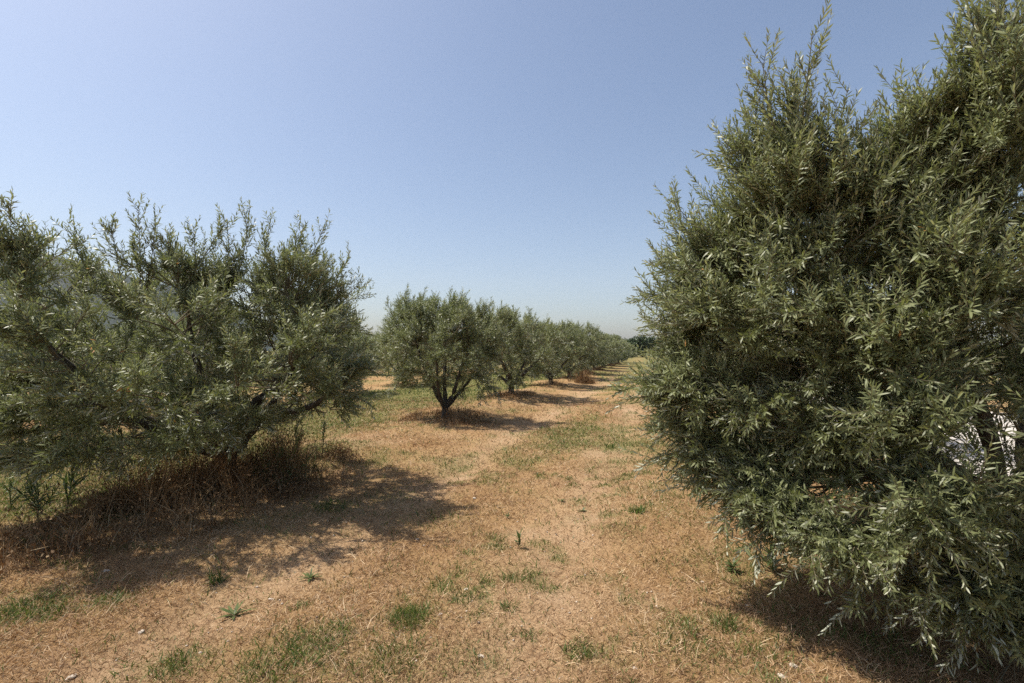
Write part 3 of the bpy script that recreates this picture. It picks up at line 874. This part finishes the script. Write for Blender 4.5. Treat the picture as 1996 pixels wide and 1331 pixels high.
tuft('grass_tuft', 630, 1262, 'wide green clump in the lower middle left of the brightest tuft', n=220, hh=.08, spread=.10, lean=.8, tint=(.5, .25))
tuft('grass_tuft', 560, 1305, 'wide green clump cut by the lower border', n=240, hh=.08, spread=.12, lean=.8, tint=(.5, .25))
tuft('grass_tuft', 345, 1305, 'small ragged green clump near the lower border on the left', n=90, hh=.08, spread=.06, lean=.8, tint=(.4, .25))
tuft('grass_tuft', 765, 1290, 'ragged green clump below the brightest tuft', n=90, hh=.08, spread=.07, lean=.7, tint=(.5, .25))
tuft('grass_tuft', 590, 1182, 'small bushy clump in sun below the left shadow tip', n=60, hh=.07, spread=.04, lean=.8, tint=(.4, .25))
tuft('grass_tuft', 1190, 868, 'tiny green tuft far up the track between the rows', n=40, hh=.13, spread=.05, wid=.01, lean=.4)
rosette('rosette_weed', 462, 1192, 'flat green rosette of narrow leaves on straw below the left shadow', n=18, L0=.13, W=.022)
rosette('rosette_weed', 1012, 1058, 'upright leafy weed standing alone in the middle of the track', n=24, L0=.09, W=.020, tilt=.7, rise=.10)
rosette('rosette_weed', 1135, 990, 'small flat rosette weed on the track left of the lush tuft', n=12, L0=.08, W=.018)
rosette('rosette_weed', 1095, 970, 'smaller rosette weed behind the other on the track', n=11, L0=.08, W=.02, tilt=1.0)
rosette('rosette_weed', 990, 1000, 'small weed with few upright leaves beside the tip of the left shadow', n=9, L0=.09, W=.014, tilt=.6)
rosette('rosette_weed', 608, 1122, 'dark rosette weed at the rim of the left shadow', n=14, L0=.10, W=.02, tilt=1.1)
rosette('rosette_weed', 1500, 1110, 'leafy green weed in the shade of the right tree', n=30, L0=.13, W=.024, tilt=.8, rise=.12)
rosette('rosette_weed', 1425, 1105, 'low green weed at the tip of the right tree shadow', n=24, L0=.12, W=.02, tilt=1.0, rise=.04)


# ------------------------------------------------------------------ stones
def stone(px, py, r, label):
    rng = np.random.default_rng(int(px * 13 + py))
    import bmesh
    bm = bmesh.new(); bmesh.ops.create_icosphere(bm, subdivisions=2, radius=1)
    for v in bm.verts:
        c = v.co
        k = 1 + .35 * (float(vnoise(c.x * 1.3 + px, c.y * 1.3 + c.z, 1.3, 3)) - .5) * 2
        v.co = Vector((c.x * k * r * .9, c.y * k * r * .7, c.z * k * r * .4))
    me = bpy.data.meshes.new('stone'); bm.to_mesh(me); bm.free(); me.materials.append(M_STONE)
    gx_, gy_ = G(px, py)
    o = link('stone', me, loc=(gx_, gy_, H(gx_, gy_) + r * .08)); o.rotation_euler = (0, 0, rng.uniform(0, 6.28))
    tag(o, label, 'stone', 'pale stones in the straw')


for px, py, r, lab in [(1518, 1312, .022, 'roundest pale stone near the lower border right of the track'), (1540, 1283, .026, 'largest pale pink stone at the edge of the right shadow'),
                       (1366, 1122, .016, 'small stone at the left tip of the right tree shadow'), (283, 1230, .02, 'white flat stone alone on straw in the lower left'),
                       (532, 1162, .022, 'pale flat stone in sun below the left shadow'), (212, 1118, .026, 'pale stone lying inside the lower left shadow rim'),
                       (815, 1046, .022, 'white flat stone on bare ground right of the left shadow'), (860, 1207, .014, 'small white stone touching the brightest grass tuft'),
                       (938, 1285, .018, 'pale round stone low in the middle of the straw'), (910, 1150, .018, 'flat tan stone in the dark clump above the brightest tuft'),
                       (925, 968, .025, 'pale stone beside the tip of the left shadow'), (150, 1320, .024, 'pink stone cut close to the lower left border'),
                       (1452, 1163, .012, 'tiny white stone in the shade left of the right tree'), (1235, 1300, .016, 'pale stone in straw below the big right tree')]:
    stone(px, py, r, lab)
# countless pebbles
rp = np.random.default_rng(9)
x, y = scatter(rp, 26000, 1.9, 14, 1.0)
p_, l_ = rowco(x, y)
k = (rp.random(len(x)) < .03 + .40 * bare_mask(x, y) ** 1.5) & (p_ < LANE0)
x, y = x[k], y[k]; n = len(x)
sz = (.0025 + .007 * rp.random(n) ** 4) * (1 + .06 * y)
octa = np.array([[1, 0, 0], [0, 1, 0], [-1, 0, 0], [0, -1, 0], [0, 0, .7], [0, 0, -.5]])
off = octa[None] * sz[:, None, None] * rp.uniform(.6, 1.4, (n, 6, 1))
V = np.stack([x, y, height(x, y) + sz * .2], 1)[:, None] + off
f = np.array([[0, 1, 4], [1, 2, 4], [2, 3, 4], [3, 0, 4], [1, 0, 5], [2, 1, 5], [3, 2, 5], [0, 3, 5]])[None] + (np.arange(n) * 6)[:, None, None]
tag(link('gravel', mesh_from('gravel', V, f, np.full(n * 8, 3), M_STONE)), 'pale pebbles strewn in the bare tracks', kind='stuff')


# ------------------------------------------------------------------ far trees and hill
def far_tree(px, py_top, d, wid, label, seed, tall=False):
    rng = np.random.default_rng(seed)
    x = (px - CX) / F * d
    top = EYE - (py_top - HY) / F * d
    r = empty('distant_tree', (x, d, 0)); tag(r, label, 'tree', 'dark trees behind the field')
    w = wid / F * d / 2
    n = 2600
    lobes = [((0, 0, top * .52), (w * .85, w * .85, top * .46), 1.0), ((0, 0, top * .25), (w * .9, w * .9, top * .24), .5)]
    if not tall:
        for k in range(6):
            a = rng.uniform(0, 6.28)
            lobes.append(((math.cos(a) * w * .55, math.sin(a) * w * .55, top * rng.uniform(.4, .78)), (w * .5, w * .5, top * .22), .25))
    c = sample_tips(rng, lobes, n, .7)
    c = c[c[:, 2] > .3]; n = len(c)
    dd = nrm(rng.normal(size=(n, 3))); nn_ = rng.normal(size=(n, 3)) + [0, 0, .8]
    nn_ = nrm(nn_ - dd * (nn_ * dd).sum(1, keepdims=True))
    L_ = rng.uniform(.5, 1.1, n) * (w * .16 + .25)
    link('crown', leaf_mesh('crown', c, dd, nn_, L_, L_ * .6, rng.random(n), M_DARKLEAF, False), r)
    z = np.linspace(-.2, top * .6, 6); pts = np.stack([z * 0, z * 0, z], 1)[None]
    V, f = tubes(pts, np.linspace(.3, .1, 6)[None] * (.5 if tall else 1), 8)
    link('trunk', mesh_from('trunk', V, f, np.full(len(f), 4), M_BARK), r)


for px, pt, d, w, lab, sd in [(1253, 653, 105, 26, 'dark rounded tree with twin tops beyond the end of the left row', 1), (1272, 654, 112, 26, 'dark green tree partly behind the right olive leaves', 2),
                              (1290, 651, 100, 24, 'dark pointed tree closest to the right olive tree edge', 3), (1236, 656, 108, 34, 'low dark tree left of the twin topped one', 4),
                              (1222, 660, 112, 34, 'lowest dark tree above the end of the left row', 5), (1163, 641, 96, 26, 'dark treetop peeking over the middle of the left row', 6),
                              (1202, 655, 118, 24, 'small dark treetop over the far end of the left row', 7), (690, 610, 60, 22, 'dark treetop just right of the broad left olive crown', 9), (1310, 650, 120, 30, 'dark tree hidden behind the right olive leaves', 10)]:
    far_tree(px, pt, d, w, lab, sd)
far_tree(1209, 655, 100, 3.2, 'thin dark cypress spire above the left row', 8, True)

# wooded hill far off on the left
nx, ny = 160, 50
ux = np.linspace(0, 1, nx); uy = np.linspace(0, 1, ny)
D0, D1 = 600, 1150
Xp = -1300 + ux * 3200                                   # photo pixel columns at the ridge
prof = np.interp(Xp, [-1300, -900, -500, -200, 0, 60, 150, 250, 340, 450, 560, 660, 1100, 1900], [60, 150, 210, 225, 208, 190, 168, 140, 116, 74, 30, 4, 0, 0])
V = []
for j in range(ny):
    d = D0 + (D1 - D0) * uy[j]
    s = math.sin(min(uy[j] / .55, 1) * math.pi / 2) if uy[j] <= .55 else math.cos((uy[j] - .55) / .45 * math.pi / 2)
    xx = (Xp - CX) / F * (D0 + (D1 - D0) * .5)
    zz = (prof / F * (D0 + (D1 - D0) * .55)) * s + (fbm(xx, np.full_like(xx, d), .012, 4, 4) - .5) * 13 * s - 2
    V.append(np.stack([xx, np.full_like(xx, d), zz], 1))
V = np.concatenate(V); idx = np.arange(nx * ny).reshape(ny, nx)
Fq = np.stack([idx[:-1, :-1], idx[:-1, 1:], idx[1:, 1:], idx[1:, :-1]], -1).reshape(-1, 4)
tag(link('hill', mesh_from('hill', V, Fq, np.full(len(Fq), 4), M_HILL, smooth=True)), 'wooded blue grey hill far off on the left', kind='structure')

# ------------------------------------------------------------------ air
HAZE = 1
if HAZE:
    import bmesh
    bm = bmesh.new(); bmesh.ops.create_cube(bm, size=1)
    for v in bm.verts: v.co = Vector((v.co.x * 6300, v.co.y * 6300 + 3, v.co.z * 450 + 221))
    me = bpy.data.meshes.new('haze'); bm.to_mesh(me); bm.free()
    m, nt, N, L, out = newmat('haze_air')
    pv = N.new('ShaderNodeVolumePrincipled'); pv.inputs['Color'].default_value = (.90, .94, 1.0, 1)
    pv.inputs['Density'].default_value = .00010; pv.inputs['Anisotropy'].default_value = 0.0
    L.new(pv.outputs[0], out.inputs['Volume'])
    m.cycles.volume_sampling = 'DISTANCE'; m.cycles.homogeneous_volume = True
    me.materials.append(m)
    tag(link('haze', me), 'thin summer haze over the field', kind='stuff')

# ------------------------------------------------------------------ light
EL = rad(62); az = math.atan2(-1.0, .2)                 # sun stands to the front left: azimuth from +Y towards +X
to_sun = Vector((math.sin(az) * math.cos(EL), math.cos(az) * math.cos(EL), math.sin(EL)))
sun = bpy.data.lights.new('sun', 'SUN'); sun.energy = 5.0; sun.angle = rad(.55); sun.color = (1, .94, .84)
so = bpy.data.objects.new('sun', sun); COL.objects.link(so)
so.rotation_euler = to_sun.to_track_quat('Z', 'Y').to_euler()
w = bpy.data.worlds.new('World'); scene.world = w; w.use_nodes = True
nt = w.node_tree; nt.nodes.clear()
sky = nt.nodes.new('ShaderNodeTexSky'); sky.sky_type = 'NISHITA'; sky.sun_disc = False
sky.sun_elevation = EL; sky.sun_rotation = az; sky.altitude = 100; sky.air_density = 1.0; sky.dust_density = 2.5; sky.ozone_density = 1.3
bg = nt.nodes.new('ShaderNodeBackground'); bg.inputs['Strength'].default_value = .113
wo = nt.nodes.new('ShaderNodeOutputWorld')
nt.links.new(sky.outputs[0], bg.inputs[0]); nt.links.new(bg.outputs[0], wo.inputs[0])

scene.view_settings.view_transform = 'Standard'; scene.view_settings.look = 'None'
scene.view_settings.exposure = 0.5; scene.view_settings.gamma = 1
c = scene.cycles
c.max_bounces = 5; c.diffuse_bounces = 2; c.glossy_bounces = 2; c.transmission_bounces = 4; c.transparent_max_bounces = 4; c.volume_bounces = 0
c.use_denoising = False
c.caustics_reflective = False; c.caustics_refractive = False
scene.render.film_transparent = False
